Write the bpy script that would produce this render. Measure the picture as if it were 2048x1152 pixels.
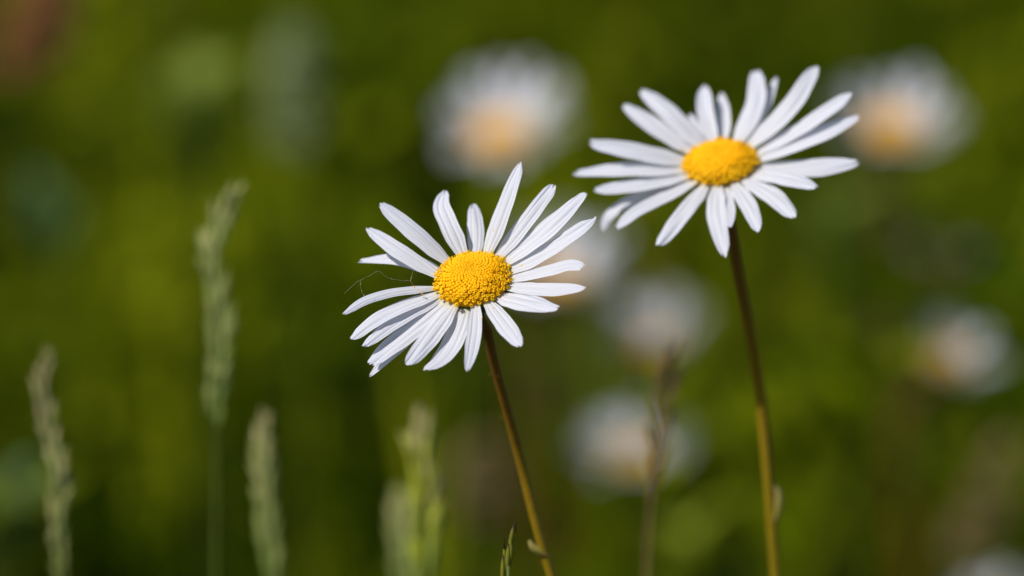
import bpy, math, random
import numpy as np
from mathutils import Vector, Matrix

random.seed(7)
rng = np.random.default_rng(7)
for o in list(bpy.data.objects):
    bpy.data.objects.remove(o)
scene = bpy.context.scene
COL = scene.collection
R = math.radians

# ------------------------------------------------------------------ camera
FOCAL, SENSOR, PITCH = 200.0, 36.0, R(12.0)
CAM = Vector((0.0, 0.0, 0.70))
FOCUS = 1.118
cd = bpy.data.cameras.new("camera")
cd.lens = FOCAL
cd.sensor_width = SENSOR
cd.clip_start = 0.02
cd.clip_end = 3000
cd.dof.use_dof = True
cd.dof.focus_distance = FOCUS
cd.dof.aperture_fstop = 7.0
cam = bpy.data.objects.new("camera", cd)
COL.objects.link(cam)
cam.location = CAM
cam.rotation_euler = (math.pi / 2 - PITCH, 0, 0)
scene.camera = cam
CROT = Matrix.Rotation(math.pi / 2 - PITCH, 3, 'X')

# ------------------------------------------------------------------ light
SUN_EL, SUN_AZ = R(48.5), R(-119)      # azimuth from +Y towards +X
world = bpy.data.worlds.new("World")
scene.world = world
world.use_nodes = True
nt = world.node_tree
sky = nt.nodes.new("ShaderNodeTexSky")
sky.sky_type = 'NISHITA'
sky.sun_disc = False
sky.sun_elevation = SUN_EL
sky.sun_rotation = SUN_AZ
bg = nt.nodes["Background"]
bg.inputs["Strength"].default_value = 0.065
nt.links.new(sky.outputs[0], bg.inputs["Color"])
sd = bpy.data.lights.new("sun", 'SUN')
sd.energy = 3.1
sd.angle = R(0.5)
sd.color = (1.0, 0.955, 0.89)
sun = bpy.data.objects.new("sun", sd)
COL.objects.link(sun)
to_sun = Vector((math.sin(SUN_AZ) * math.cos(SUN_EL), math.cos(SUN_AZ) * math.cos(SUN_EL), math.sin(SUN_EL)))
sun.rotation_euler = to_sun.to_track_quat('Z', 'Y').to_euler()
sun.location = to_sun * 20

scene.view_settings.view_transform = 'Standard'
scene.view_settings.look = 'None'
scene.view_settings.exposure = 0.38
scene.view_settings.gamma = 1.0
scene.render.engine = 'CYCLES'
scene.cycles.use_denoising = True
scene.cycles.max_bounces = 10
scene.cycles.transparent_max_bounces = 8

# ------------------------------------------------------------------ helpers
def ray(px, py):
    """direction through a photo pixel (2048 wide), scaled to unit depth"""
    v = Vector(((px - 1024) / 2048 * SENSOR / FOCAL, (576 - py) / 2048 * SENSOR / FOCAL, -1.0))
    return CROT @ v

def at_depth(px, py, d):
    return CAM + ray(px, py) * d

def at_y(px, py, Y):
    r = ray(px, py)
    return CAM + r * (Y / r.y)

def px_size(d):
    return d * SENSOR / FOCAL / 2048

def tag(o, label=None, cat=None, group=None, kind=None):
    if label: o["label"] = label
    if cat: o["category"] = cat
    if group: o["group"] = group
    if kind: o["kind"] = kind
    return o

def thing(name, loc, label, cat, group=None):
    o = bpy.data.objects.new(name, None)
    o.empty_display_size = 0.02
    o.location = loc
    COL.objects.link(o)
    return tag(o, label, cat, group)

def obj(name, verts, faces, mat, parent=None, uv=None, attrs=None, smooth=True, origin=None):
    """one mesh object; verts are world coordinates, stored relative to the parent thing"""
    off = Vector((0, 0, 0))
    if parent is not None:
        p = parent
        while p is not None:
            off = off + p.location
            p = p.parent
    elif origin is not None:
        off = Vector(origin)
    V = np.asarray(verts, dtype=np.float64) - np.array(off)
    me = bpy.data.meshes.new(name)
    me.from_pydata(V.tolist(), [], faces)
    if smooth:
        me.polygons.foreach_set("use_smooth", [True] * len(me.polygons))
    if uv is not None:
        lay = me.uv_layers.new(name="UVMap")
        idx = np.empty(len(me.loops), dtype=np.int32)
        me.loops.foreach_get("vertex_index", idx)
        lay.data.foreach_set("uv", np.asarray(uv, dtype=np.float32)[idx].ravel())
    if attrs:
        for k, a in attrs.items():
            at = me.attributes.new(k, 'FLOAT', 'POINT')
            at.data.foreach_set("value", np.asarray(a, dtype=np.float32))
    me.materials.append(mat)
    me.update()
    o = bpy.data.objects.new(name, me)
    COL.objects.link(o)
    if parent is not None:
        o.parent = parent
    elif origin is not None:
        o.location = off
    return o

class MB:
    """collects shapes that make up one mesh"""
    def __init__(s):
        s.v, s.f, s.a = [], [], []
    def add(s, V, F, a=0.0):
        b = len(s.v)
        V = list(V)
        s.v.extend([tuple(x) for x in V])
        s.f.extend([tuple(i + b for i in f) for f in F])
        s.a.extend(a if hasattr(a, '__len__') else [a] * len(V))
    def tube(s, pts, rads, seg=8, a=None, cap=True):
        pts = [Vector(p) for p in pts]
        n = len(pts)
        if not hasattr(rads, '__len__'): rads = [rads] * n
        V, F, A = [], [], []
        up = Vector((0.31, 0.93, 0.2))
        for i, p in enumerate(pts):
            t = (pts[min(i + 1, n - 1)] - pts[max(i - 1, 0)]).normalized()
            x = t.cross(up)
            if x.length < 1e-4: x = t.cross(Vector((1, 0, 0)))
            x.normalize()
            y = t.cross(x)
            for k in range(seg):
                q = 2 * math.pi * k / seg
                V.append(p + (x * math.cos(q) + y * math.sin(q)) * rads[i])
                A.append(i / (n - 1) if a is None else a)
        for i in range(n - 1):
            for k in range(seg):
                k2 = (k + 1) % seg
                F.append((i * seg + k, i * seg + k2, (i + 1) * seg + k2, (i + 1) * seg + k))
        if cap:
            F.append(tuple(range(seg))[::-1])
            F.append(tuple((n - 1) * seg + k for k in range(seg)))
        s.add(V, F, A)
    def lathe(s, base, axis, prof, seg=8, a=0.0):
        """prof: (radius, height) rows from bottom to top along axis"""
        axis = Vector(axis).normalized()
        x = axis.cross(Vector((0.2, 0.9, 0.37)))
        if x.length < 1e-3: x = axis.cross(Vector((1, 0, 0)))
        x.normalize()
        y = axis.cross(x)
        V, F = [], []
        for (r, h) in prof:
            for k in range(seg):
                q = 2 * math.pi * k / seg
                V.append(base + axis * h + (x * math.cos(q) + y * math.sin(q)) * r)
        n = len(prof)
        for i in range(n - 1):
            for k in range(seg):
                k2 = (k + 1) % seg
                F.append((i * seg + k, i * seg + k2, (i + 1) * seg + k2, (i + 1) * seg + k))
        F.append(tuple((n - 1) * seg + k for k in range(seg)))
        s.add(V, F, a)
    def build(s, name, mat, parent=None, origin=None):
        return obj(name, s.v, s.f, mat, parent, attrs={"tone": s.a}, origin=origin)

def spline(pts, n):
    """Catmull-Rom through pts, n samples, even in chord length"""
    P = [Vector(p) for p in pts]
    if len(P) == 2:
        P.insert(1, (P[0] + P[1]) / 2)
    P = [P[0] * 2 - P[1]] + P + [P[-1] * 2 - P[-2]]
    dense = []
    for i in range(1, len(P) - 2):
        p0, p1, p2, p3 = P[i - 1:i + 3]
        a, b, c = [max((q - p).length, 1e-7) ** 0.5 for p, q in ((p0, p1), (p1, p2), (p2, p3))]
        t1, t2, t3 = a, a + b, a + b + c
        for k in range(24):
            t = t1 + (t2 - t1) * k / 24
            A1 = p0 * ((t1 - t) / t1) + p1 * (t / t1)
            A2 = p1 * ((t2 - t) / b) + p2 * ((t - t1) / b)
            A3 = p2 * ((t3 - t) / c) + p3 * ((t - t2) / c)
            B1 = A1 * ((t2 - t) / t2) + A2 * (t / t2)
            B2 = A2 * ((t3 - t) / (t3 - t1)) + A3 * ((t - t1) / (t3 - t1))
            dense.append(B1 * ((t2 - t) / b) + B2 * ((t - t1) / b))
    dense.append(P[-2])
    L = [0.0]
    for i in range(1, len(dense)):
        L.append(L[-1] + (dense[i] - dense[i - 1]).length)
    out, j = [], 0
    for k in range(n):
        s = L[-1] * k / (n - 1)
        while j < len(L) - 2 and L[j + 1] < s: j += 1
        f = (s - L[j]) / max(L[j + 1] - L[j], 1e-9)
        out.append(dense[j].lerp(dense[j + 1], min(max(f, 0), 1)))
    return out

# ------------------------------------------------------------------ materials
def new_mat(name):
    m = bpy.data.materials.new(name)
    m.use_nodes = True
    t = m.node_tree
    p = t.nodes["Principled BSDF"]
    return m, t, p

def N(t, typ, **kw):
    n = t.nodes.new(typ)
    for k, v in kw.items(): setattr(n, k, v)
    return n

def ramp(t, stops, fac=None, interp='LINEAR'):
    n = t.nodes.new("ShaderNodeValToRGB")
    n.color_ramp.interpolation = interp
    e = n.color_ramp.elements
    while len(e) < len(stops): e.new(0.5)
    for i, (pos, c) in enumerate(stops):
        e[i].position = pos
        e[i].color = (*c, 1) if len(c) == 3 else c
    if fac is not None: t.links.new(fac, n.inputs[0])
    return n

def translucent_mix(t, p, colour_out, amount, tint=None):
    tr = N(t, "ShaderNodeBsdfTranslucent")
    if tint is None:
        t.links.new(colour_out, tr.inputs["Color"])
    else:
        mx = N(t, "ShaderNodeMix", data_type='RGBA', blend_type='MULTIPLY')
        mx.inputs[0].default_value = 1
        t.links.new(colour_out, mx.inputs[6])
        mx.inputs[7].default_value = (*tint, 1)
        t.links.new(mx.outputs[2], tr.inputs["Color"])
    ms = N(t, "ShaderNodeMixShader")
    ms.inputs[0].default_value = amount
    t.links.new(p.outputs[0], ms.inputs[1])
    t.links.new(tr.outputs[0], ms.inputs[2])
    t.links.new(ms.outputs[0], t.nodes["Material Output"].inputs[0])

def petal_material():
    m, t, p = new_mat("white_petal")
    uv = N(t, "ShaderNodeUVMap")
    sep = N(t, "ShaderNodeSeparateXYZ")
    t.links.new(uv.outputs[0], sep.inputs[0])
    # pigment: yellow at the claw of the petal
    r = ramp(t, [(0.0, (0.80, 0.66, 0.16)), (0.05, (0.84, 0.78, 0.50)), (0.16, (0.81, 0.81, 0.85)), (1.0, (0.77, 0.78, 0.87))], sep.outputs[1])
    # long fine veins
    mp = N(t, "ShaderNodeMapping")
    mp.inputs["Scale"].default_value = (16, 1.2, 1)
    t.links.new(uv.outputs[0], mp.inputs[0])
    nz = N(t, "ShaderNodeTexNoise")
    nz.inputs["Scale"].default_value = 1.6
    nz.inputs["Detail"].default_value = 4
    t.links.new(mp.outputs[0], nz.inputs[0])
    vr = ramp(t, [(0.3, (0.82, 0.82, 0.85)), (0.6, (1, 1, 1))], nz.outputs[0])
    mx = N(t, "ShaderNodeMix", data_type='RGBA', blend_type='MULTIPLY')
    mx.inputs[0].default_value = 0.8
    t.links.new(r.outputs[0], mx.inputs[6])
    t.links.new(vr.outputs[0], mx.inputs[7])
    # stray pollen grains, thinning out from the disc
    tc = N(t, "ShaderNodeTexCoord")
    vo = N(t, "ShaderNodeTexVoronoi")
    vo.inputs["Scale"].default_value = 900
    t.links.new(tc.outputs["Object"], vo.inputs[0])
    lt = N(t, "ShaderNodeMath", operation='LESS_THAN')
    lt.inputs[1].default_value = 0.22
    t.links.new(vo.outputs["Distance"], lt.inputs[0])
    sc = N(t, "ShaderNodeSeparateColor")
    t.links.new(vo.outputs["Color"], sc.inputs[0])
    thr = N(t, "ShaderNodeMath", operation='MULTIPLY_ADD')
    t.links.new(sep.outputs[1], thr.inputs[0])
    thr.inputs[1].default_value = -0.42
    thr.inputs[2].default_value = 0.14
    l2 = N(t, "ShaderNodeMath", operation='LESS_THAN')
    t.links.new(sc.outputs[0], l2.inputs[0])
    t.links.new(thr.outputs[0], l2.inputs[1])
    mu = N(t, "ShaderNodeMath", operation='MULTIPLY')
    t.links.new(lt.outputs[0], mu.inputs[0])
    t.links.new(l2.outputs[0], mu.inputs[1])
    m2 = N(t, "ShaderNodeMix", data_type='RGBA')
    t.links.new(mu.outputs[0], m2.inputs[0])
    t.links.new(mx.outputs[2], m2.inputs[6])
    m2.inputs[7].default_value = (0.85, 0.60, 0.18, 1)
    t.links.new(m2.outputs[2], p.inputs["Base Color"])
    p.inputs["Roughness"].default_value = 0.62
    p.inputs["Specular IOR Level"].default_value = 0.25
    # velvety cell texture and veins as relief
    n2 = N(t, "ShaderNodeTexNoise")
    n2.inputs["Scale"].default_value = 5200
    n2.inputs["Detail"].default_value = 2
    t.links.new(tc.outputs["Object"], n2.inputs[0])
    ad = N(t, "ShaderNodeMath", operation='MULTIPLY_ADD')
    t.links.new(n2.outputs[0], ad.inputs[0])
    ad.inputs[1].default_value = 0.30
    t.links.new(nz.outputs[0], ad.inputs[2])
    bp = N(t, "ShaderNodeBump")
    bp.inputs["Strength"].default_value = 0.6
    bp.inputs["Distance"].default_value = 0.00022
    t.links.new(ad.outputs[0], bp.inputs["Height"])
    t.links.new(bp.outputs[0], p.inputs["Normal"])
    translucent_mix(t, p, m2.outputs[2], 0.26)
    return m

def tone_material(name, stops, rough=0.6, transl=0.0, spec=0.2, noise=0.0, scale=300, bump=0.0):
    """colour by the mesh's own 'tone' attribute, roughened by noise"""
    m, t, p = new_mat(name)
    at = N(t, "ShaderNodeAttribute", attribute_name="tone")
    fac = at.outputs["Fac"]
    nz = None
    if noise or bump:
        tc = N(t, "ShaderNodeTexCoord")
        nz = N(t, "ShaderNodeTexNoise")
        nz.inputs["Scale"].default_value = scale
        nz.inputs["Detail"].default_value = 3
        t.links.new(tc.outputs["Object"], nz.inputs[0])
    if noise:
        ma = N(t, "ShaderNodeMath", operation='MULTIPLY_ADD')
        sb = N(t, "ShaderNodeMath", operation='SUBTRACT')
        sb.inputs[1].default_value = 0.5
        t.links.new(nz.outputs[0], sb.inputs[0])
        t.links.new(sb.outputs[0], ma.inputs[0])
        ma.inputs[1].default_value = noise
        t.links.new(fac, ma.inputs[2])
        fac = ma.outputs[0]
    r = ramp(t, stops, fac)
    t.links.new(r.outputs[0], p.inputs["Base Color"])
    p.inputs["Roughness"].default_value = rough
    p.inputs["Specular IOR Level"].default_value = spec
    if bump:
        bp = N(t, "ShaderNodeBump")
        bp.inputs["Strength"].default_value = bump
        bp.inputs["Distance"].default_value = 0.0003
        t.links.new(nz.outputs[0], bp.inputs["Height"])
        t.links.new(bp.outputs[0], p.inputs["Normal"])
    if transl: translucent_mix(t, p, r.outputs[0], transl)
    return m

M_PETAL = petal_material()
M_DISC = tone_material("yellow_florets", [(0.0, (0.70, 0.36, 0.000)), (0.25, (0.98, 0.49, 0.000)), (0.6, (1.0, 0.55, 0.001)), (1.0, (1.0, 0.62, 0.008))],
                       rough=0.55, spec=0.15, transl=0.10, noise=0.25, scale=900)
M_STEM = tone_material("daisy_stem", [(0.0, (0.25, 0.175, 0.003)), (0.35, (0.25, 0.15, 0.003)), (0.65, (0.19, 0.092, 0.008)), (1.0, (0.11, 0.045, 0.012))],
                       rough=0.5, spec=0.3, noise=0.35, scale=420, bump=0.5)
M_CALYX = tone_material("green_bracts", [(0.0, (0.05, 0.08, 0.01)), (0.7, (0.08, 0.11, 0.02)), (1.0, (0.07, 0.04, 0.02))], rough=0.6, noise=0.3)
M_LEAFLET = tone_material("stem_leaf", [(0.0, (0.34, 0.15, 0.08)), (0.4, (0.34, 0.30, 0.05)), (1.0, (0.42, 0.34, 0.12))], rough=0.55, transl=0.2, noise=0.3, scale=500)
M_GRASS = tone_material("meadow_blades", [(0.0, (0.012, 0.040, 0.000)), (0.35, (0.062, 0.104, 0.000)), (0.62, (0.150, 0.190, 0.001)), (0.82, (0.30, 0.34, 0.008)), (0.9, (0.24, 0.16, 0.04)), (1.0, (0.30, 0.21, 0.08))],
                        rough=0.75, transl=0.35, spec=0.04)
M_SEED_PALE = tone_material("pale_green_seed_husks", [(0.0, (0.32, 0.42, 0.10)), (0.5, (0.50, 0.52, 0.18)), (1.0, (0.72, 0.60, 0.32))], rough=0.6, transl=0.2, noise=0.5, scale=500)
M_SEED_LIME = tone_material("lime_seed_husks", [(0.0, (0.36, 0.44, 0.08)), (0.6, (0.52, 0.56, 0.04)), (1.0, (0.62, 0.54, 0.25))], rough=0.6, transl=0.2, noise=0.5, scale=500)
M_SEED_BROWN = tone_material("brown_seed_husks", [(0.0, (0.09, 0.06, 0.04)), (0.5, (0.20, 0.14, 0.05)), (1.0, (0.38, 0.27, 0.08))], rough=0.6, transl=0.1, noise=0.5, scale=500)
M_SPIKE = tone_material("purple_edged_spikelet", [(0.0, (0.22, 0.22, 0.015)), (0.35, (0.17, 0.16, 0.03)), (0.6, (0.11, 0.08, 0.045)), (1.0, (0.035, 0.014, 0.020))], rough=0.5, transl=0.15, noise=0.15, scale=1500)
M_GSTEM = tone_material("grass_stem", [(0.0, (0.07, 0.10, 0.008)), (1.0, (0.12, 0.15, 0.02))], rough=0.55, transl=0.1)
M_SORREL = tone_material("rust_red_sorrel", [(0.0, (0.26, 0.12, 0.03)), (0.6, (0.38, 0.15, 0.05)), (1.0, (0.46, 0.24, 0.11))], rough=0.7, transl=0.2, noise=0.4)
M_DRY = tone_material("dry_brown_seed", [(0.0, (0.18, 0.12, 0.05)), (1.0, (0.36, 0.25, 0.13))], rough=0.7, transl=0.2, noise=0.4)
M_LIME = tone_material("lime_leaf", [(0.0, (0.26, 0.33, 0.010)), (1.0, (0.42, 0.46, 0.03))], rough=0.6, transl=0.35, noise=0.4, scale=40)
M_GREEN = tone_material("mid_green_leaf", [(0.0, (0.17, 0.25, 0.012)), (1.0, (0.30, 0.36, 0.06))], rough=0.5, transl=0.3, noise=0.4, scale=40)
M_BLUEGREEN = tone_material("blue_green_leaf", [(0.0, (0.09, 0.19, 0.06)), (1.0, (0.16, 0.26, 0.10))], rough=0.45, transl=0.2, noise=0.4, scale=40)
M_GREYLEAF = tone_material("grey_green_leaf", [(0.0, (0.28, 0.36, 0.13)), (1.0, (0.42, 0.46, 0.24))], rough=0.55, transl=0.2, noise=0.4, scale=40)
M_SILK = tone_material("spider_silk", [(0.0, (0.85, 0.85, 0.80)), (0.6, (0.6, 0.5, 0.2)), (1.0, (0.95, 0.50, 0.02))], rough=0.4, transl=0.0)

def ground_material():
    m, t, p = new_mat("meadow_soil")
    tc = N(t, "ShaderNodeTexCoord")
    nz = N(t, "ShaderNodeTexNoise")
    nz.inputs["Scale"].default_value = 9
    nz.inputs["Detail"].default_value = 8
    t.links.new(tc.outputs["Object"], nz.inputs[0])
    r = ramp(t, [(0.3, (0.012, 0.018, 0.003)), (0.55, (0.03, 0.045, 0.006)), (0.75, (0.05, 0.045, 0.018))], nz.outputs[0])
    t.links.new(r.outputs[0], p.inputs["Base Color"])
    p.inputs["Roughness"].default_value = 0.9
    bp = N(t, "ShaderNodeBump")
    bp.inputs["Distance"].default_value = 0.03
    t.links.new(nz.outputs[0], bp.inputs["Height"])
    t.links.new(bp.outputs[0], p.inputs["Normal"])
    return m

# ------------------------------------------------------------------ the ground
def height(x, y):
    return 0.0
n = 24
gx = np.concatenate([-np.geomspace(900, 3, 8), np.linspace(-2, 2, 9), np.geomspace(3, 900, 8)])
V = [(x, y, -0.0) for y in gx for x in gx]
k = len(gx)
F = [(j * k + i, j * k + i + 1, (j + 1) * k + i + 1, (j + 1) * k + i) for j in range(k - 1) for i in range(k - 1)]
tag(obj("ground", V, F, ground_material()), kind="structure")

# ------------------------------------------------------------------ the meadow grass
def wave_field(seed, scale, n=9):
    g = np.random.default_rng(seed)
    k = g.normal(0, 1, (n, 2)) / scale
    ph = g.uniform(0, 2 * np.pi, n)
    return lambda x, y: np.sin(np.outer(x, k[:, 0]) + np.outer(y, k[:, 1]) + ph).sum(1) / math.sqrt(n)
f_leaf = wave_field(11, 0.08)
f_den, f_tone, f_h, f_dry = wave_field(1, 0.07), wave_field(2, 0.055), wave_field(3, 0.09), wave_field(5, 0.1)
BOTTOM = PITCH + math.atan(0.5 * 1152 / 2048 * SENSOR / FOCAL)

def blades(x, y, h, w, tone, rows=4):
    n = len(x)
    a = rng.uniform(0, 2 * np.pi, n)
    lean = np.abs(rng.normal(0.22, 0.20, n))
    dx, dy = np.cos(a) * lean * h, np.sin(a) * lean * h
    fa = a + np.pi / 2 + rng.normal(0, 0.7, n)
    wx, wy = np.cos(fa) * w / 2, np.sin(fa) * w / 2
    V = np.zeros((n, rows, 2, 3))
    for i in range(rows):
        t = i / (rows - 1)
        wt = [0.75, 1.0, 0.8, 0.06][i] if rows == 4 else (1 - t * 0.95)
        cx, cy, cz = x + dx * t ** 2, y + dy * t ** 2, h * (t - 0.3 * lean * t ** 2)
        V[:, i, 0] = np.stack([cx - wx * wt, cy - wy * wt, cz], 1)
        V[:, i, 1] = np.stack([cx + wx * wt, cy + wy * wt, cz], 1)
    base = (np.arange(n) * rows * 2)[:, None]
    q = []
    for i in range(rows - 1):
        q.append(base + np.array([[2 * i, 2 * i + 1, 2 * i + 3, 2 * i + 2]]))
    F = np.stack(q, 1).reshape(-1, 4)
    return V.reshape(-1, 3), F, np.repeat(tone, rows * 2)

def fast_mesh(name, V, F, tone, mat):
    me = bpy.data.meshes.new(name)
    me.vertices.add(len(V))
    me.vertices.foreach_set("co", V.astype(np.float32).ravel())
    me.loops.add(F.size)
    me.loops.foreach_set("vertex_index", F.astype(np.int32).ravel())
    me.polygons.add(len(F))
    me.polygons.foreach_set("loop_start", np.arange(0, F.size, 4, dtype=np.int32))
    me.polygons.foreach_set("loop_total", np.full(len(F), 4, dtype=np.int32))
    me.polygons.foreach_set("use_smooth", np.ones(len(F), dtype=bool))
    at = me.attributes.new("tone", 'FLOAT', 'POINT')
    at.data.foreach_set("value", tone.astype(np.float32))
    me.materials.append(mat)
    me.update(calc_edges=True)
    o = bpy.data.objects.new(name, me)
    COL.objects.link(o)
    return o

def meadow():
    parts = []
    def region(x0, x1, y0, y1, dens, wlo, whi, hscale):
        per = 22
        nt_ = int((x1 - x0) * (y1 - y0) * dens / per)
        tx, ty = rng.uniform(x0, x1, nt_), rng.uniform(y0, y1, nt_)
        keep = rng.uniform(0, 1, nt_) < np.clip(0.50 + 0.6 * f_den(tx, ty), 0.05, 1)
        tx, ty = tx[keep], ty[keep]
        nt_ = len(tx)
        tt = np.clip(0.40 + 0.12 * f_tone(tx, ty) + rng.normal(0, 0.27, nt_), 0.0, 0.82)
        th = np.clip(rng.gamma(7, 0.036, nt_) * np.clip(1 + 0.35 * f_h(tx, ty), 0.3, 2), 0.06, 0.45)
        cnt = rng.poisson(per, nt_)
        idx = np.repeat(np.arange(nt_), cnt)
        n = len(idx)
        x, y = tx[idx] + rng.normal(0, 0.016, n), ty[idx] + rng.normal(0, 0.016, n)
        h = th[idx] * rng.uniform(0.55, 1.12, n) * hscale
        tone = np.clip(tt[idx] + rng.normal(0, 0.07, n), 0.0, 0.82)
        dry = rng.uniform(0, 1, n) < np.clip(0.04 + 0.06 * f_dry(x, y), 0, 0.3)
        tone = np.where(dry, rng.uniform(0.88, 1.0, n), tone)
        # the blades near the two sharp daisies stay below them
        near = (y < 1.84)
        top = np.maximum(CAM.z - (y + 0.05) * math.tan(BOTTOM) - 0.03, 0.05)
        h = np.where(near, np.minimum(h, top * rng.uniform(0.55, 1.0, n)), h)
        h = np.where((y >= 1.84) & (y < 2.12), h * 0.62, np.minimum(h, 0.40))
        w = rng.uniform(wlo, whi, n)
        parts.append(blades(x, y, h, w, tone))
    region(-1.6, 1.6, 0.25, 3.8, 5200, 0.003, 0.008, 1.0)
    region(-3.0, -1.6, 0.25, 6.5, 2500, 0.004, 0.009, 1.0)
    region(1.6, 3.0, 0.25, 6.5, 2500, 0.004, 0.009, 1.0)
    region(-1.6, 1.6, 3.8, 6.5, 2800, 0.004, 0.009, 1.0)
    region(-7, 7, 6.5, 16, 420, 0.010, 0.022, 1.1)
    off, Vs, Fs, Ts = 0, [], [], []
    for V, F, T in parts:
        Vs.append(V); Fs.append(F + off); Ts.append(T); off += len(V)
    # scattered taller blades standing up out of the sward
    n = 1100
    x, y = rng.uniform(-1.6, 1.6, n), rng.uniform(1.93, 2.3, n)
    hh = np.minimum(CAM.z - y * np.tan(PITCH + R(1) * rng.uniform(-2.6, 1.8, n)), 0.46)
    V, Ft, T = blades(x, y, hh, rng.uniform(0.004, 0.009, n), np.clip(rng.normal(0.50, 0.22, n), 0, 0.82))
    Vs.append(V); Fs.append(Ft + off); Ts.append(T); off += len(V)
    # clover and vetch leaflets between the blades
    m = 640
    cx_, cy_ = rng.uniform(-1.6, 1.6, m), rng.uniform(1.66, 3.6, m)
    cz_ = rng.uniform(0.08, 0.30, m)
    cz_ = np.where(cy_ < 2.0, np.minimum(cz_, CAM.z - cy_ * math.tan(PITCH - R(1.0)) - 0.05), cz_)
    ct_ = np.clip(rng.normal(0.40, 0.22, m) + 0.22 * (cy_ > 2.1), 0.05, 0.82)
    idx = np.repeat(np.arange(m), rng.poisson(38, m))
    n = len(idx)
    x, y = cx_[idx] + rng.normal(0, 0.020, n), cy_[idx] + rng.normal(0, 0.020, n)
    z = np.maximum(cz_[idx] + rng.normal(0, 0.022, n), 0.02)
    s = rng.uniform(0.006, 0.013, n)
    a = rng.uniform(0, 2 * np.pi, n)
    ti = rng.normal(0.5, 0.4, n)
    ux, uy, uz = np.cos(a) * np.cos(ti), np.sin(a) * np.cos(ti), np.sin(ti)
    vx, vy = -np.sin(a), np.cos(a)
    V = np.zeros((n, 8, 3))
    for i, (p, q) in enumerate(((0, .15), (.5, .55), (1.2, .62), (1.9, .3), (1.9, -.3), (1.2, -.62), (.5, -.55), (0, -.15))):
        V[:, i] = np.stack([x + s * (p * ux + q * vx), y + s * (p * uy + q * vy), z + s * (p * uz + 0.25 * abs(q))], 1)
    b = (np.arange(n) * 8)[:, None, None]
    Fq = (b + np.array([[[0, 1, 6, 7], [1, 2, 5, 6], [2, 3, 4, 5]]])).reshape(-1, 4)
    tone = np.clip(ct_[idx] + rng.normal(0, 0.06, n), 0.05, 0.82)
    tag(fast_mesh("clover_leaves", V.reshape(-1, 3), Fq, np.repeat(tone, 8), M_GRASS), kind="stuff")
    o = fast_mesh("grass", np.concatenate(Vs), np.concatenate(Fs), np.concatenate(Ts), M_GRASS)
    tag(o, kind="stuff")
meadow()

# ------------------------------------------------------------------ daisies
def petal_mesh(spine, width, nrm, rows=26, cols=21, curl=0.10, groove=0.055, twist=(0, 0), tipw=0.62, teeth=None, seed=0, fold=0.0, wave=0.0):
    """a ribbon along the spine: pinched claw, parallel sides, toothed tip, two grooves"""
    g = random.Random(seed)
    S = spline(spine, rows * 2)
    L = sum((S[i + 1] - S[i]).length for i in range(len(S) - 1))
    if teeth is None: teeth = (g.uniform(0.0, 0.05), g.uniform(0.01, 0.06), g.uniform(0.0, 0.05))
    skew = g.uniform(-0.03, 0.03)
    ph = g.uniform(0, 6.28)
    V, F, UV = [], [], []
    def frame(s):
        x = min(max(s, 0), 1) * (len(S) - 1)
        i = min(int(x), len(S) - 2)
        p = S[i].lerp(S[i + 1], x - i)
        a, b = max(i - 1, 0), min(i + 2, len(S) - 1)
        t = (S[b] - S[a]).normalized()
        w = t.cross(nrm)
        if w.length < 1e-3: w = t.cross(Vector((0, 1, 0)))
        w.normalize()
        nn = w.cross(t).normalized()
        ang = twist[0] + (twist[1] - twist[0]) * s
        w2 = w * math.cos(ang) + nn * math.sin(ang)
        n2 = nn * math.cos(ang) - w * math.sin(ang)
        return p, w2, n2
    for r in range(rows):
        v = r / (rows - 1)
        for c in range(cols):
            u = -1 + 2 * c / (cols - 1)
            # edge of the tip: rounded, with notches between three teeth
            end = 1 - 0.05 * u * u - 0.06 * u ** 4 + skew * u
            for q, d in zip((-0.36, 0.0, 0.36), teeth):
                end -= d * math.exp(-((u - q) / 0.11) ** 2)
            s = v * end
            k = min(1.0, 0.42 + 2.1 * s) if s < 0.28 else 1.0
            k *= 0.86 + 0.14 * math.sin(min(s / 0.72, 1) * math.pi / 2)
            if s > 0.52:
                z = (s - 0.52) / 0.48
                k *= 1 - (1 - tipw * 0.86) * z ** 2.0
            hw = width / 2 * k * (1 + 0.035 * math.sin(s * 9 + ph) + (0.02 * math.sin(s * 23 + ph * 2 + (u > 0) * 2.0)))
            p, w, nn = frame(s)
            fade = min(1, s * 5) * (1 if s < 0.85 else 1 - 0.4 * (s - 0.85) / 0.15)
            dz = -curl * u * u + fold * abs(u)
            dz -= groove * fade * (math.exp(-((u - 0.34) / 0.13) ** 2) + math.exp(-((u + 0.34) / 0.13) ** 2))
            dz -= 0.026 * fade * math.cos(u * 15.7)
            dz += wave * math.sin(u * 4.1 + s * 7 + ph) * s
            V.append(p + w * (u * hw) + nn * (dz * width / 2))
            UV.append((0.5 + 0.5 * u, s))
    for r in range(rows - 1):
        for c in range(cols - 1):
            i = r * cols + c
            F.append((i, i + 1, i + cols + 1, i + cols))
    return V, F, UV

def dome_point(c, n, x, y, rho, ang, RAD, H):
    """point and outward normal on the yellow dome"""
    q = rho / RAD
    z = H * (1 - min(q, 1) ** 2.4) ** 0.75 - H * 0.07 * math.exp(-(q / 0.2) ** 2)
    rad = x * math.cos(ang) + y * math.sin(ang)
    slope = H / RAD * 1.9 * q ** 1.3 + (0.9 * max(0, (q - 0.85) / 0.15))
    return c + rad * rho + n * z, (n + rad * slope).normalized()

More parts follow.
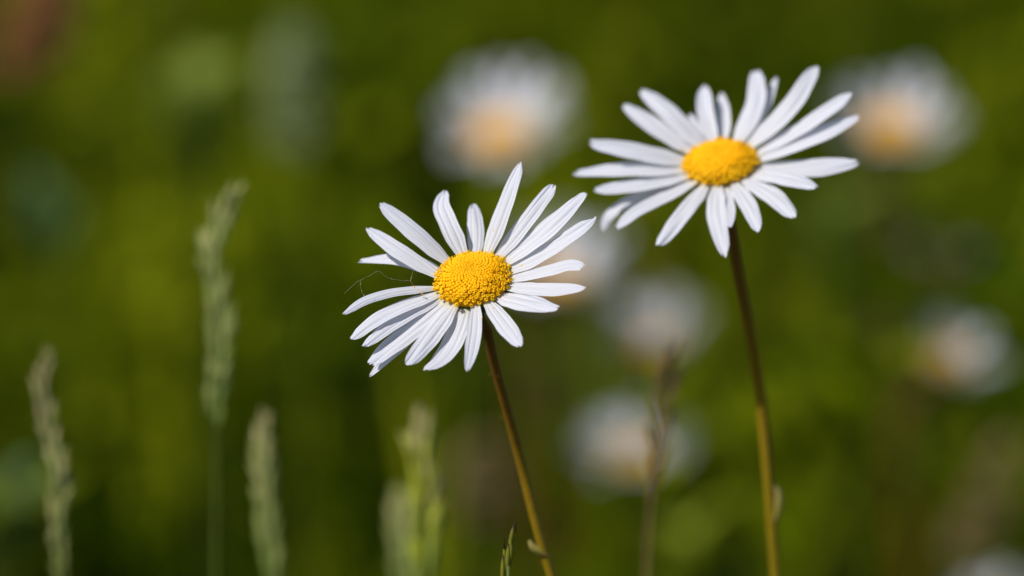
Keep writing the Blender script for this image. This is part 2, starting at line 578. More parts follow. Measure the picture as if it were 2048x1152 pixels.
def make_disc(c, n, RAD, H, count, parent, seed=0, open_dir=None, fine=True, name="disc"):
    g = random.Random(seed)
    x = n.cross(Vector((0, 0, 1)))
    x.normalize()
    y = n.cross(x)
    mb = MB()
    # the receptacle under the florets
    prof = []
    for i in range(9):
        q = 1 - i / 8
        rr = RAD * 0.95 * q
        z = H * (1 - min(q, 1) ** 2.4) ** 0.75 * 0.9 - H * 0.1 - H * 0.10 * math.exp(-(q / 0.22) ** 2)
        prof.append((max(rr, 1e-5), z))
    prof = [(RAD * 0.55, -H * 0.75), (RAD * 0.92, -H * 0.35)] + prof
    mb.lathe(c, n, prof, 24, 0.12)
    ga = math.pi * (3 - math.sqrt(5))
    ex = 0.62
    for i in range(count):
        q = ((i + 0.6) / count) ** ex
        rho = RAD * min(q * (1 + g.uniform(-0.011, 0.011)), 1)
        ang = i * ga + g.uniform(-0.012, 0.012) / max(q, 0.2)
        p, nn = dome_point(c, n, x, y, rho, ang, RAD, H)
        # local spacing of the spiral sets the floret size
        sp = math.sqrt(2 * math.pi * ex * rho * rho / (i + 0.6)) if i > 3 else RAD * 0.05
        fr = min(sp * 0.68, RAD * 0.085) * g.uniform(0.92, 1.08)
        rad = x * math.cos(ang) + y * math.sin(ang)
        opening = 0.0
        if open_dir is not None:
            lim = 0.80 - 0.28 * max(0, rad.dot(open_dir))
            opening = 1.0 if q > lim + g.uniform(-0.07, 0.07) else 0.0
        ax = (nn + Vector((g.uniform(-1, 1), g.uniform(-1, 1), g.uniform(-1, 1))) * (0.08 + 0.20 * opening)).normalized()
        tone = 0.16 + 0.55 * q + g.uniform(-0.13, 0.13) + (0.0 if fine else 0.35)
        seg = 7 if fine else 5
        if opening:
            hh = fr * g.uniform(1.4, 2.5)
            mb.lathe(p - ax * fr * 0.8, ax, [(fr * 0.55, 0), (fr * 0.62, hh * 0.5), (fr * 0.98, hh * 0.86), (fr * 0.86, hh), (fr * 0.42, hh * 0.90), (fr * 0.22, hh * 0.62)], seg, tone + 0.12)
            tip = p - ax * fr * 0.8 + ax * hh
            if g.random() < 0.75:
                side = ax.cross(Vector((g.uniform(-1, 1), g.uniform(-1, 1), g.uniform(-1, 1)))).normalized()
                for sgn in (-1, 1):
                    mb.tube([tip - ax * fr * 0.6, tip + ax * fr * 0.25, tip + ax * fr * 0.62 + side * sgn * fr * 0.45, tip + ax * fr * 0.58 + side * sgn * fr * 0.85],
                            [fr * 0.20, fr * 0.19, fr * 0.19, fr * 0.13], 4, tone + 0.2)
        else:
            hh = fr * (1.15 + 0.45 * q)
            mb.lathe(p - ax * fr * 0.55, ax, [(fr * 0.72, 0), (fr * 0.98, hh * 0.45), (fr * 0.86, hh * 0.75), (fr * 0.50, hh * 0.95), (fr * 0.12, hh * 1.0)], seg, tone)
    return mb.build(name, M_DISC, parent)

def make_calyx(c, n, RAD, parent):
    mb = MB()
    mb.lathe(c, n, [(0.0012, -RAD * 0.78), (RAD * 0.40, -RAD * 0.70), (RAD * 0.72, -RAD * 0.52), (RAD * 0.95, -RAD * 0.24), (RAD * 0.98, -RAD * 0.12), (RAD * 0.5, -RAD * 0.14)], 20, 0.2)
    x = n.cross(Vector((0.1, 0.2, 1))).normalized()
    y = n.cross(x)
    for ring, (r0, z0, r1, z1, m) in enumerate(((0.55, -0.66, 0.90, -0.34, 15), (0.80, -0.48, 1.05, -0.13, 19))):
        for k in range(m):
            a = 2 * math.pi * (k + 0.5 * ring) / m
            rad = x * math.cos(a) + y * math.sin(a)
            tan = n.cross(rad)
            b0, b1 = c + rad * RAD * r0 + n * RAD * z0, c + rad * RAD * r1 + n * RAD * z1
            w = RAD * 0.15
            mid = b0.lerp(b1, 0.55) + rad * RAD * 0.06
            Vv = [b0 - tan * w * 0.8, b0 + tan * w * 0.8, mid - tan * w, mid + rad * w * 0.25, mid + tan * w, b1]
            mb.add(Vv, [(0, 3, 2), (0, 1, 3), (1, 4, 3), (2, 3, 5), (3, 4, 5)], [0.2, 0.2, 0.9, 0.5, 0.9, 1.0])
    return mb.build("calyx", M_CALYX, parent)

def solve_petal(c, n, RAD, d0, pts, L0, elev=None):
    """give the traced outline its depth: length near L0, rising at a natural angle"""
    base_ray = ray(*pts[0])
    plane = c - n * RAD * 0.05
    d = (plane - CAM).dot(n) / base_ray.dot(n)
    b = CAM + base_ray * d - plane
    b = b - n * b.dot(n)
    B = plane + b.normalized() * RAD * 0.74
    view = (c - CAM).normalized()
    away = (view - n * view.dot(n)).normalized()
    rd = b.normalized()
    ep = R(elev) if elev is not None else R(7 + 20 * rd.dot(away))
    best = None
    r = ray(*pts[-1])
    for i in range(700):
        dd = d0 - 0.035 + 0.07 * i / 699
        v = CAM + r * dd - B
        Ln = v.length
        e = math.asin(max(-1, min(1, v.dot(n) / Ln)))
        cost = ((Ln - L0) / (0.13 * L0)) ** 2 + ((e - ep) / R(20)) ** 2
        if best is None or cost < best[0]: best = (cost, CAM + r * dd, Ln)
    T, Ln = best[1], best[2]
    out = [B]
    for j, p in enumerate(pts[1:-1]):
        f = (j + 1) / (len(pts) - 1)
        want = B.lerp(T, f) + n * Ln * 0.07 * 4 * f * (1 - f)
        rr = ray(*p)
        dd = (want - CAM).dot(rr) / rr.dot(rr)
        out.append(CAM + rr * dd)
    out.append(T)
    return out, Ln

def normal_from(tilt, e):
    """head axis from its ellipse in the photo: tilt of the minor axis to the left, opening towards the lens"""
    return (CROT @ Vector((-math.sin(R(tilt)) * math.cos(R(e)), math.cos(R(tilt)) * math.cos(R(e)), math.sin(R(e))))).normalized()

def sharp_daisy(label, centre_px, d0, tilt, e, RAD, H, L0, petals, zoom, stem_px, stem_r, seed, open_dir, count):
    c = at_depth(*centre_px, d0)
    n = normal_from(tilt, e)
    neck = c - n * RAD * 0.85
    Y = neck.y + 0.004
    path = [neck + n * 0.002, neck - n * 0.004]
    for i, p in enumerate(stem_px):
        path.append(at_y(*p, Y + 0.004 * min(i, 3)))
    last, prev = path[-1], path[-2]
    dr = (last - prev).normalized()
    dr = dr * (0.10 / abs(dr.z))
    path.append(last + dr)
    foot = last + dr * 2.0 + Vector((0.01, 0.02, 0))
    foot.z = 0.0
    path.append(foot.lerp(path[-1], 0.4))
    path.append(foot)
    root = thing("daisy", foot, label, "daisy", "two sharp daisies in front of the meadow")
    S = spline(path, 90)
    mb = MB()
    rads = []
    for i, p in enumerate(S):
        t = i / 89
        rads.append(stem_r * (1.22 if i < 2 else 1.06 - 0.08 * math.sin(min(t * 3, 1) * 1.57) + 0.25 * t))
    mb.tube(S, rads, 14, cap=True)
    cum = [0.0]
    for i in range(1, 90): cum.append(cum[-1] + (S[i] - S[i - 1]).length)
    mb.a = [1 - min(1, cum[min(k // 14, 89)] / 0.075) for k in range(len(mb.a))]
    # fine hairs and small knots along the stem
    g = random.Random(seed)
    for k in range(70):
        i = g.randint(3, 60)
        p = S[i]
        t = (S[i + 1] - S[i - 1]).normalized()
        a = Vector((g.uniform(-1, 1), g.uniform(-1, 1), g.uniform(-1, 1))).cross(t).normalized()
        q = p + a * rads[i] * 0.9
        mb.tube([q, q + a * 0.0004 + t * g.uniform(-1, 1) * 0.0003, q + a * g.uniform(0.0006, 0.0011)], [0.00007, 0.00005, 0.00002], 4, 0.3)
    mb.build("stem", M_STEM, root)
    make_calyx(c, n, RAD, root)
    make_disc(c, n, RAD, H, count, root, seed, open_dir)
    sc = px_size(d0)
    for i, pd in enumerate(petals):
        pts = [(zoom[0] + x / zoom[2], zoom[1] + y / zoom[2]) for x, y in pd["p"]]
        sp, Ln = solve_petal(c, n, RAD, d0, pts, pd.get("L", L0), pd.get("e"))
        if pd.get("low"):
            sp = [sp[0] - n * pd["low"] * 0.5] + [q + (q - CAM).normalized() * pd["low"] * 1.6 for q in sp[1:]]
        # true width from the width seen in the photo
        t = (sp[-1] - sp[0]).normalized()
        w = t.cross(n).normalized()
        gp = random.Random(seed * 77 + i)
        tw = pd.get("t", (gp.uniform(-0.12, 0.12), gp.uniform(-0.30, 0.30)))
        nn = w.cross(t)
        am = (tw[0] + tw[1]) / 2
        w = w * math.cos(am) + nn * math.sin(am)
        vd = (sp[1] - CAM).normalized()
        ti = (t - vd * t.dot(vd)).normalized()
        wi = w - vd * w.dot(vd)
        fac = max((wi - ti * wi.dot(ti)).length, 0.45)
        width = gp.uniform(0.92, 1.05) * min(max(pd["w"] / zoom[2] * sc / fac, 0.0022), 0.0062)
        V, F, UV = petal_mesh(sp, width, n, seed=seed * 100 + i, twist=tw, curl=pd.get("c", 0.12), groove=pd.get("g", 0.10), tipw=pd.get("tip", 0.60),
                              teeth=pd.get("teeth"), fold=pd.get("f", 0.0), wave=pd.get("wv", gp.uniform(0.02, 0.09)))
        obj("petal", V, F, M_PETAL, root, uv=UV)
    return root, c, n, S

Z1 = (670, 310, 1352 / 540)
P1 = [
 dict(p=[(762,500),(825,310),(888,140),(930,30)], w=80, tip=.34, c=.16),
 dict(p=[(835,505),(965,320),(1100,145)], w=84, tip=.72, c=.05, teeth=(.01,.06,0)),
 dict(p=[(868,540),(1060,370),(1258,184)], e=14, w=88, tip=.5, c=.05, teeth=(0,.02,.04)),
 dict(p=[(888,580),(1100,458),(1210,385),(1308,308)], e=26, w=80, tip=.30, c=.02, wv=.10),
 dict(p=[(872,622),(1060,576),(1180,545),(1250,560)], w=60, tip=.75, c=.18, wv=.12),
 dict(p=[(850,657),(1060,676),(1258,668)], w=66, tip=.4, c=-.02),
 dict(p=[(808,692),(960,732),(1112,772)], w=84, tip=.75, c=.16, teeth=(.05,.01,.05), low=.0007),
 dict(p=[(757,722),(845,842),(932,958)], w=90, tip=.55, c=.08, teeth=(0,0,.05), g=.09),
 dict(p=[(712,750),(697,900),(662,1087)], w=78, tip=.45, c=-.12, g=.10),
 dict(p=[(655,755),(590,930),(530,1020),(455,1078)], w=96, tip=.7, c=.10, low=.0005, g=.08),
 dict(p=[(600,740),(490,890),(415,985),(358,1052)], w=96, tip=.6, c=.12),
 dict(p=[(548,730),(370,880),(255,970),(165,1048)], w=94, tip=.55, c=.18),
 dict(p=[(560,722),(320,965),(168,1112)], w=66, tip=.35, c=-.1, low=.0022, e=-18),
 dict(p=[(520,708),(330,818),(225,890),(138,964)], w=64, tip=.6, c=.16, low=.0004),
 dict(p=[(514,688),(300,770),(175,840),(76,924)], w=68, tip=.65, c=.16),
 dict(p=[(506,662),(270,688),(130,735),(36,800)], w=44, tip=.55, c=.3, t=(.0,.25)),
 dict(p=[(535,580),(330,522),(115,530)], w=62, tip=.5, c=.05, low=.0016, e=4),
 dict(p=[(515,622),(330,484),(155,360)], w=78, tip=.45, c=.16),
 dict(p=[(577,545),(410,395),(222,238)], w=90, tip=.55, c=.2, g=.07),
 dict(p=[(645,500),(575,360),(532,250),(552,172)], w=100, tip=.42, c=-.05, g=.13, teeth=(.0,.12,.02), f=-.04),
 dict(p=[(708,495),(703,370),(692,240)], w=86, tip=.55, c=.20, g=.08, teeth=(.12,.02,.0)),
]
Z2 = (1130, 110, 1673 / 610)
P2 = [
 dict(p=[(957,475),(1000,360),(1045,240),(1048,75)], w=112, tip=.6, c=.14, wv=.1),
 dict(p=[(1015,465),(1080,300),(1155,120)], w=74, tip=.5, c=.05, low=.002, e=22, t=(0,.6)),
 dict(p=[(1042,495),(1230,285),(1382,55)], w=98, tip=.55, c=.05),
 dict(p=[(1062,530),(1330,375),(1578,205)], w=80, tip=.45, c=.05, low=.0008, e=24),
 dict(p=[(1068,575),(1330,462),(1618,328)], w=98, tip=.4, c=.06),
 dict(p=[(1058,612),(1330,622),(1615,586)], w=92, tip=.5, c=.0),
 dict(p=[(1040,642),(1210,674),(1382,728)], w=74, tip=.5, c=.1, low=.001),
 dict(p=[(1008,685),(1140,768),(1256,893)], w=98, tip=.6, c=.15, teeth=(.0,.04,.03), g=.09),
 dict(p=[(938,712),(1008,830),(1062,970)], w=100, tip=.5, c=.05, g=.09, teeth=(.03,.02,.0)),
 dict(p=[(890,725),(905,840),(906,950)], w=48, tip=.4, c=-.1, low=.0014),
 dict(p=[(828,725),(830,870),(880,1108)], w=112, tip=.5, c=-.02, g=.10, teeth=(.0,.0,.07)),
 dict(p=[(762,720),(650,865),(508,1048)], w=88, tip=.6, c=.1, wv=.14),
 dict(p=[(690,708),(530,785),(385,862),(280,952)], w=66, tip=.5, c=.05),
 dict(p=[(610,700),(450,757),(318,815),(230,885),(203,965)], w=66, tip=.6, c=.15, low=.0018, e=-22),
 dict(p=[(670,668),(420,703),(154,742)], w=78, tip=.5, c=.12),
 dict(p=[(650,622),(350,618),(44,645)], w=88, tip=.45, c=.12),
 dict(p=[(660,575),(400,522),(126,476)], w=88, tip=.65, c=.15),
 dict(p=[(692,512),(500,392),(325,262)], w=98, tip=.6, c=.12),
 dict(p=[(742,482),(590,332),(422,182)], w=104, tip=.6, c=.12),
 dict(p=[(745,472),(722,400),(688,320)], w=40, tip=.5, c=0, low=.0018, L=.012),
 dict(p=[(793,468),(772,320),(762,165)], w=95, tip=.5, c=-.05, f=.1),
 dict(p=[(845,468),(868,350),(848,212)], w=86, tip=.5, c=.05, low=.0008, t=(.2,.7)),
]
cam_right = CROT @ Vector((1, 0, 0))
cam_down = CROT @ Vector((0, -1, 0))
d1, c1, n1, S1 = sharp_daisy("sharp white daisy with shorter petals, its stem beside the small grass spikelet", (946, 561), 1.12, 10, 41, 0.0074, 0.0032, 0.0205,
     P1, Z1, [(970, 645), (985, 715), (1010, 805), (1043, 930), (1073, 1050), (1103, 1152)], 0.00098, 3, (cam_right * 0.9 + cam_down * 0.45).normalized(), 420)
d2, c2, n2, S2 = sharp_daisy("slightly soft, taller white daisy with shadowed lower petals and tall olive stem", (1441, 328), 1.160, 8.5, 34, 0.0074, 0.0031, 0.0222,
     P2, Z2, [(1463, 460), (1478, 555), (1500, 665), (1520, 785), (1534, 920), (1544, 1050), (1552, 1152)], 0.00112, 5, (cam_right * 0.9 + cam_down * 0.45).normalized(), 420)

def stem_leaf(parent, Y, pts, w, mat, name):
    """small leaf pressed against a stem"""
    S = [at_y(x, y, Y) for x, y in pts]
    P = spline(S, 14)
    n = Vector((0, -1, 0.15)).normalized()
    V, F, A = [], [], []
    for i, p in enumerate(P):
        t = (P[min(i + 1, 13)] - P[max(i - 1, 0)]).normalized()
        x = t.cross(n).normalized()
        f = i / 13
        hw = w / 2 * (0.25 + 1.2 * math.sin(math.pi * min(f * 0.9 + 0.08, 1)) ** 0.8)
        for u in (-1, -0.5, 0, 0.5, 1):
            V.append(p + x * hw * u + n * hw * (0.7 - 0.9 * u * u))
            A.append(0.1 + 0.9 * f)
    for i in range(13):
        for c in range(4):
            k = i * 5 + c
            F.append((k, k + 1, k + 6, k + 5))
    return obj(name, V, F, mat, parent, attrs={"tone": A})
stem_leaf(d1, S1[20].y - 0.0006, [(1090, 1112), (1078, 1103), (1066, 1094), (1058, 1080)], 0.0011, M_LEAFLET, "stem_leaf")
stem_leaf(d2, S2[20].y - 0.0006, [(1546, 1050), (1556, 1022), (1558, 990), (1551, 972)], 0.0013, M_LEAFLET, "stem_leaf")

# a grain of pollen stuck on the second petal
def grain(px, py, d, r, parent):
    mb = MB()
    p = at_depth(px, py, d)
    mb.lathe(p - n1 * r * 0.5, n1, [(r * .5, 0), (r, r * .4), (r * .8, r * .8), (r * .2, r)], 8, 0.8)
    mb.build("pollen_grain", M_SILK, parent)

# ------------------------------------------------------------------ daisies further back
def soft_daisy(label, centre_px, Y, tilt, e, RAD, L0, seed, npet=20, back=24, front=-6, front_len=1.0, width=0.0048, drop=None, lean=(0.02, 0.03), cone=None, group="soft white daisies further back in the meadow"):
    g = random.Random(seed)
    c = at_y(*centre_px, Y)
    n = normal_from(tilt, e)
    H = RAD * 0.6
    foot = Vector((c.x + lean[0], c.y + lean[1], 0))
    root = thing("daisy", foot, label, "daisy", group)
    mb = MB()
    neck = c - n * RAD * 0.8
    mb.tube(spline([neck, neck - n * 0.02, neck.lerp(foot, 0.4) - n * 0.01, foot], 24), [0.0012 + 0.0004 * i / 23 for i in range(24)], 8)
    mb.a = [1 - a for a in mb.a]
    mb.build("stem", M_STEM, root)
    make_calyx(c, n, RAD, root)
    make_disc(c, n, RAD, H, 150, root, seed, None, fine=False)
    view = (c - CAM).normalized()
    away = (view - n * view.dot(n)).normalized()
    side = n.cross(away).normalized()
    for k in range(npet):
        a = 2 * math.pi * (k + g.uniform(-0.45, 0.45)) / npet
        rd = away * math.cos(a) + side * math.sin(a)
        f = 0.5 + 0.5 * math.cos(a)
        el = R(front + (back - front) * f + g.uniform(-12, 12)) if cone is None else R(cone + g.uniform(-8, 8))
        L = L0 * g.uniform(0.74, 1.12) * (front_len + (1 - front_len) * f)
        B = c + rd * RAD * 0.8 - n * RAD * 0.1
        dr = rd * math.cos(el) + n * math.sin(el)
        T = B + dr * L - n * L * 0.10
        Mid = B + dr * L * 0.5 + n * L * 0.03
        V, F, UV = petal_mesh([B, Mid, T], width * g.uniform(0.85, 1.1), n, rows=9, cols=7, seed=seed * 50 + k, curl=g.uniform(-.05, .15), groove=.04)
        obj("petal", V, F, M_PETAL, root, uv=UV)
    return root

soft_daisy("blurred white daisy with a golden centre, directly above the left sharp daisy", (1003, 278), 1.85, 4, 24, 0.0100, 0.0262, 21, npet=22, back=56, front=20, front_len=0.6)
soft_daisy("blurred white daisy half hidden behind the upper sharp daisy's right petals", (1788, 264), 1.88, -4, 20, 0.0098, 0.0225, 22, npet=20, back=58, front=16, front_len=0.6)
soft_daisy("blurred white daisy hidden behind the right petals of the left sharp daisy", (1122, 565), 1.88, -6, 18, 0.0085, 0.0245, 23, npet=22, back=56, front=20, front_len=0.8)
soft_daisy("blurred greyish daisy between the two sharp stems, above another daisy", (1314, 700), 2.02, 6, 9, 0.0068, 0.0245, 24, npet=21, back=66, front=28, front_len=0.8)
soft_daisy("blurred white daisy crossed by the brown seed spike, low between the two sharp stems", (1268, 916), 1.89, 0, 20, 0.0078, 0.0190, 25, npet=22, back=44, front=20, front_len=0.85)
soft_daisy("blurred cream daisy with a large pale centre near the right edge", (1893, 724), 1.88, -38, 20, 0.0082, 0.0160, 26, npet=15, back=62, front=44, front_len=0.75)
soft_daisy("dim grey blurred daisy turned away above the cream daisy near the right edge", (1885, 520), 2.05, -12, -18, 0.0060, 0.0150, 27, npet=11, cone=30)
soft_daisy("blurred white daisy cut off by the bottom right corner", (1985, 1222), 1.92, 0, 22, 0.0060, 0.0165, 28, npet=13, back=45, front=18)

# ------------------------------------------------------------------ grass seed heads
def seed_spike(name, label, pts, Y, width, spikelets, mat, stem_to=None, stem_r=0.0007, droop=0.26, seed=0, slim=1.0, group="grass seed spikes", tones=(0.1, 0.9), stem_mat=None):
    """stalk with overlapping pointed spikelets set alternately left and right"""
    g = random.Random(seed)
    P = [at_y(x, y, Y) for x, y in pts]
    S = spline(P, 60)
    low = S[-1]
    dr = (S[-1] - S[-6]).normalized()
    foot = Vector((low.x + dr.x * 0.15 + g.uniform(-.01, .01), low.y + 0.02, 0))
    root = thing(name, foot, label, "grass", group)
    stem = MB()
    path = S + spline([S[-1], S[-1] + dr * 0.08, foot.lerp(S[-1] + dr * 0.08, 0.45), foot], 20)[1:]
    stem.tube(path, [stem_r * (0.5 + 0.5 * min(1, i / 40)) for i in range(len(path))], 6)
    stem.build("stem", stem_mat or M_GSTEM, root)
    mb = MB()
    m = spikelets
    last = int(59 * (stem_to if stem_to else 1.0))
    for k in range(m):
        f = k / (m - 1)
        i = int(f * last)
        t = (S[max(i - 1, 0)] - S[min(i + 1, 59)]).normalized()
        a = math.pi * k + g.uniform(-0.6, 0.6)
        sx = t.cross(Vector((0, 1, 0))).normalized()
        sy = t.cross(sx)
        out = sx * math.cos(a) + sy * math.sin(a) * 0.6
        env = (0.45 + 0.55 * min(1, f * 4)) * (1 if f < 0.85 else 1 - (f - 0.85) * 2.4)
        L = width * g.uniform(2.2, 3.1) * env / slim
        rr = width * 0.26 * env * slim
        ax = (t + out * droop * g.uniform(0.5, 1.1)).normalized()
        b = S[i] + out * width * 0.10 * env
        tone = tones[0] + (tones[1] - tones[0]) * (1 - f) + g.uniform(-0.2, 0.2)
        for q in range(3):
            ax2 = (ax + Vector((g.uniform(-1, 1), g.uniform(-1, 1), g.uniform(-1, 1))) * 0.16).normalized()
            bb = b + ax * L * 0.18 * q
            L2 = L * (1 - 0.12 * q)
            mb.lathe(bb, ax2, [(rr * .25, 0), (rr * .75, L2 * .18), (rr, L2 * .4), (rr * .7, L2 * .66), (rr * .25, L2 * .88), (rr * .05, L2)], 6, min(max(tone + g.uniform(-.1, .1), 0), 1))
    mb.build("seed_head", mat, root)
    return root

seed_spike("grass_spike", "tan and grey-green grass spike leaning at the far left edge", [(93, 715), (84, 770), (98, 860), (118, 950), (116, 1050), (126, 1200)], 1.230, 0.0020, 40, M_SEED_PALE, seed=31, tones=(0.3, 0.95), droop=0.36)
seed_spike("grass_spike", "tallest pale green grass spike, bent at its tip", [(464, 395), (442, 450), (424, 520), (436, 620), (440, 720), (432, 810), (434, 900), (432, 1180)], 1.240, 0.0028, 42, M_SEED_PALE, stem_to=0.60, seed=32, tones=(0.1, 0.5), droop=0.34)
seed_spike("grass_spike", "blunt pale green grass spike low beside the tallest one", [(529, 848), (526, 900), (532, 1000), (548, 1200)], 1.250, 0.0026, 32, M_SEED_PALE, seed=33, tones=(0.1, 0.8), droop=0.34)
seed_spike("grass_spike", "bright lime grass spike with a pale tip, below the left sharp daisy", [(848, 848), (842, 910), (852, 1000), (848, 1200)], 1.238, 0.0033, 38, M_SEED_LIME, seed=34, tones=(0.2, 1.0), droop=0.36)
seed_spike("grass_spike", "short grey-green grass spike just left of the lime one", [(808, 1010), (806, 1070), (812, 1220)], 1.31, 0.0034, 16, M_SEED_PALE, seed=35, tones=(0.2, 0.6), droop=0.36)
seed_spike("grass_spike", "brown seed spike standing in front of the blurred daisies", [(1344, 705), (1332, 770), (1318, 860), (1308, 960), (1298, 1060), (1292, 1200)], 1.225, 0.0022, 17, M_SEED_BROWN, stem_to=0.62, seed=36, slim=0.7, tones=(0.95, 0.1), stem_mat=M_SEED_BROWN, stem_r=0.0005, droop=0.4)

# the small sharp spikelet at the bottom edge
def spikelet():
    Y = 1.092
    foot_top = at_y(1018, 1152, Y)
    foot = Vector((foot_top.x - 0.004, Y + 0.01, 0))
    root = thing("grass_spikelet", foot, "small sharp green and purple grass spikelet at the bottom edge beside the daisy stem", "grass")
    st = MB()
    st.tube(spline([at_y(1016, 1110, Y), at_y(1018, 1150, Y), at_y(1018, 1260, Y), foot], 30), 0.00042, 8, 0.8)
    st.tube(spline([at_y(1008, 1150, Y), at_y(1012, 1180, Y), at_y(1018, 1230, Y)], 10), 0.00032, 6, 0.8)
    st.build("stem", M_GSTEM, root)
    def scale(mb, b, tip, w, flip, side):
        """one boat-shaped husk from b to tip (photo pixels) with a dark margin"""
        B, T = at_y(*b, Y), at_y(*tip, Y)
        t = T - B
        L = t.length
        t.normalize()
        n = (Vector((side * 0.5, -1, 0)) - t * Vector((side * 0.5, -1, 0)).dot(t)).normalized()
        x = t.cross(n)
        V, F, A = [], [], []
        for i in range(12):
            f = i / 11
            hw = w * (math.sin(math.pi * min(0.12 + f * 0.9, 1.0)) ** 0.75)
            for c in range(9):
                u = -1 + c / 4
                V.append(B + t * L * f + x * hw * math.sin(u * 1.9) + n * (hw * math.cos(u * 1.9) - 0.0002 * flip))
                A.append(min(1, 0.05 + abs(u) ** 3 * 0.95 + max(0, f - 0.72) * 3))
        for i in range(11):
            for c in range(8):
                k = i * 9 + c
                F.append((k, k + 1, k + 10, k + 9))
        mb.add(V, F, A)
    for husks in ([((1016, 1138), (1017, 1086), .00055, 0, -1), ((1021, 1132), (1024, 1080), .00055, 1, 1), ((1020, 1112), (1019, 1070), .00050, 2, -1), ((1022, 1098), (1030, 1050), .00052, 3, 1), ((1024, 1086), (1031, 1052), .0004, 4, 1)],
                  [((1006, 1170), (1006, 1108), .00052, 0, -1), ((1011, 1160), (1012, 1108), .0005, 1, 1), ((1007, 1130), (1008, 1086), .0004, 2, -1)]):
        mb = MB()
        for h in husks: scale(mb, *h)
        tip = husks[-1][1]
        p = at_y(*tip, Y)
        mb.tube([p - Vector((0, 0, .0012)), p + Vector((0.0001, 0, .0006)), p + Vector((0.0001, 0, .0014))], [.00012, .00008, .00003], 5, 1.0)
        mb.build("husk", M_SPIKE, root)
spikelet()

# ------------------------------------------------------------------ spider silk with pollen on it
def silk():
    d = 1.118
    lines = [[(690, 586), (714, 564), (737, 552), (758, 542), (768, 551), (782, 557), (804, 561), (821, 562), (827, 573), (842, 585), (847, 590)],
             [(821, 562), (824, 548), (828, 536)],
             [(722, 560), (721, 575), (730, 596)]]
    mb = MB()
    g = random.Random(4)
    def dep(x):
        return d - 0.004 * (850 - x) / 160
    for ln in lines:
        pts = spline([at_depth(x, y, dep(x)) for x, y in ln], 40)
        pts = [p + Vector((g.uniform(-1, 1), 0, g.uniform(-1, 1))) * 0.00005 for p in pts]
        mb.tube(pts, 0.000007, 6, 0.1)
        for p in pts:
            if g.random() < 0.3:
                r = g.uniform(0.00003, 0.00006)
                mb.lathe(p - Vector((0, 0, r)), (0.3, 0.1, 1), [(r * .4, 0), (r, r * .7), (r * .9, r * 1.3), (r * .2, r * 2)], 6, 0.45)
    for (x, y), r in {(829, 574): .00016, (836, 580): .00012, (840, 584): .00011, (844, 587): .00014, (847, 590): .00016}.items():
        p = at_depth(x, y, dep(x) - 0.0003)
        mb.lathe(p, (0.3, 0.1, 1), [(r * .4, -r), (r, -r * .3), (r * .9, r * .4), (r * .2, r)], 6, 1.0)
    o = mb.build("spider_thread", M_SILK, None, origin=at_depth(780, 558, d))
    tag(o, "fine broken spider thread with yellow pollen, left of the left sharp daisy's disc", "spider silk")
silk()

# ------------------------------------------------------------------ other plants in the blur
def cluster_spike(name, label, cat, centre, Y, w_px, h_px, mat, seed, lean=0.0, count=220, group=None):
    """upright flower spike: whorls of small ovals round branching stalks"""
    g = random.Random(seed)
    c = at_y(*centre, Y)
    s = px_size(Y / math.cos(PITCH))
    W, Hh = w_px * s, h_px * s
    foot = Vector((c.x - lean * c.z, c.y + 0.02, 0))
    root = thing(name, foot, label, cat, group)
    top = c + Vector((lean * Hh / 2, 0, Hh / 2))
    st = MB()
    st.tube(spline([top, c, c.lerp(foot, 0.5), foot], 20), [0.0006 + 0.001 * i / 19 for i in range(20)], 6)
    st.build("stem", M_GSTEM, root)
    mb = MB()
    for k in range(count):
        f = g.random()
        a = g.uniform(0, 6.28)
        rr = W / 2 * (0.25 + 0.75 * math.sin(math.pi * (0.15 + 0.8 * f))) * math.sqrt(g.random())
        p = c + Vector((lean * Hh * (f - .5) + math.cos(a) * rr, math.sin(a) * rr, Hh * (f - 0.5)))
        r = g.uniform(0.0012, 0.0022)
        ax = Vector((math.cos(a) * .6, math.sin(a) * .6, g.uniform(-.4, 1))).normalized()
        mb.lathe(p, ax, [(r * .3, -r), (r, 0), (r * .8, r * .8), (r * .1, r * 1.7)], 5, g.random())
        if k % 4 == 0:
            mb.tube([p, Vector((c.x + lean * Hh * (f - .55), c.y, p.z - rr * .8))], 0.0003, 3, 0.2)
    mb.build("flower_spike", mat, root)
    return root

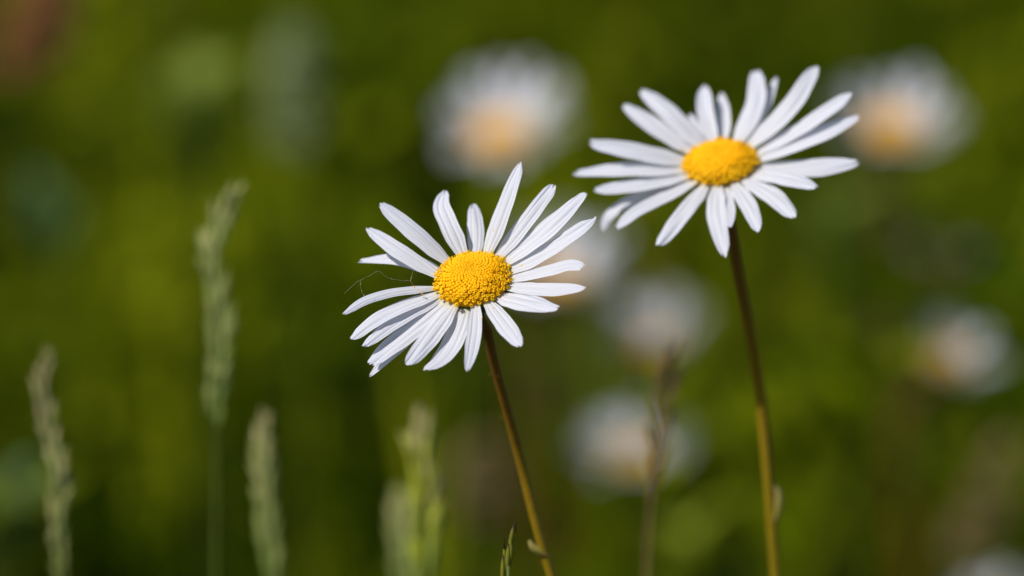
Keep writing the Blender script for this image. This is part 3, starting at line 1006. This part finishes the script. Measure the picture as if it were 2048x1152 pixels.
def leafy_plant(name, label, centre, Y, w_px, h_px, mat, seed, leaves=9, lw=0.35, group=None, upright=0.5):
    """stalk with broad pointed leaves filling the given patch"""
    g = random.Random(seed)
    c = at_y(*centre, Y)
    s = px_size(Y / math.cos(PITCH))
    W, Hh = w_px * s, h_px * s
    foot = Vector((c.x, c.y + 0.01, 0))
    root = thing(name, foot, label, "plant", group)
    st = MB()
    top = c + Vector((0, 0, Hh * 0.3))
    st.tube(spline([top, c.lerp(foot, 0.5) + Vector((0.004, 0, 0)), foot], 16), [0.0008 + 0.001 * i / 15 for i in range(16)], 6)
    st.build("stem", M_GSTEM, root)
    for k in range(leaves):
        a = k * 2.4 + g.uniform(-.4, .4)
        f = (k + 0.5) / leaves
        b = c + Vector((0, 0, Hh * (-0.5 + 0.75 * f)))
        out = Vector((math.cos(a), math.sin(a), 0))
        L = W * 0.5 * g.uniform(0.85, 1.15)
        rise = L * (0.7 + 0.7 * upright) * g.uniform(0.7, 1.1)
        S = spline([b, b + out * L * .5 + Vector((0, 0, rise)), b + out * L + Vector((0, 0, rise * 1.35))], 9)
        wd = out.cross(Vector((0, 0, 1)))
        V, F, A = [], [], []
        tn = g.random()
        for i, p in enumerate(S):
            q = i / 8
            hw = L * lw * math.sin(math.pi * (0.08 + 0.9 * q)) ** 0.8
            for u in (-1, -.5, 0, .5, 1):
                V.append(p + wd * hw * u + Vector((0, 0, hw * 0.25 * abs(u))))
                A.append(tn)
        for i in range(8):
            for cc in range(4):
                j = i * 5 + cc
                F.append((j, j + 1, j + 6, j + 5))
        obj("leaf", V, F, mat, root, attrs={"tone": A})
    return root

cluster_spike("sorrel_spike", "blurred rust red sorrel spike in the top left corner", "wildflower", (75, 40), 1.95, 160, 200, M_SORREL, 41, lean=0.25, count=260)
cluster_spike("dry_seed_spike", "blurred brown seed spike below the left sharp daisy", "dry plant", (965, 960), 1.9, 140, 150, M_DRY, 42, lean=0.2, count=130)
cluster_spike("dry_seed_spike", "small blurred brown seed spike left of the cream daisy", "dry plant", (1775, 610), 2.0, 80, 130, M_DRY, 43, count=70)
cluster_spike("dry_seed_spike", "blurred pinkish brown seed spike slanting in the bottom right corner", "dry plant", (1965, 1010), 1.85, 90, 260, M_DRY, 44, lean=0.35, count=75)
cluster_spike("pale_panicle", "blurred pale grey-green panicle standing upright near the top, left of centre", "grass", (588, 180), 1.95, 95, 240, M_GREYLEAF, 45, count=220)
leafy_plant("leafy_plant", "blurred bright green leafy plant left of the pale panicle", (395, 290), 1.95, 200, 200, M_GREEN, 51, leaves=28)
leafy_plant("leafy_plant", "blurred blue-green leafy plant at the left edge below the rust red spike", (105, 490), 1.95, 160, 120, M_BLUEGREEN, 52, leaves=8)
leafy_plant("leafy_plant", "blurred blue-green leafy plant low at the left edge beside the tan grass spike", (15, 1050), 1.85, 140, 150, M_BLUEGREEN, 53, leaves=9)
leafy_plant("leafy_plant", "blurred lime green leafy plant at the bottom between the two sharp stems", (1365, 1150), 1.85, 170, 170, M_LIME, 54, leaves=14)
leafy_plant("leafy_plant", "blurred lime green leafy plant below the half hidden daisy at upper right", (1845, 410), 1.92, 120, 110, M_LIME, 55, leaves=11)
leafy_plant("leafy_plant", "narrow blurred lime green plant just left of the cream daisy", (1805, 810), 1.9, 80, 280, M_LIME, 56, leaves=14, upright=1.0)
leafy_plant("leafy_plant", "blurred lime green plant at the right edge above the bottom right corner", (2045, 960), 1.88, 110, 200, M_LIME, 57, leaves=11)
leafy_plant("leafy_plant", "blurred yellow-green plant at the right between the upper daisy and the cream daisy", (1680, 520), 1.98, 190, 200, M_GREEN, 58, leaves=14)
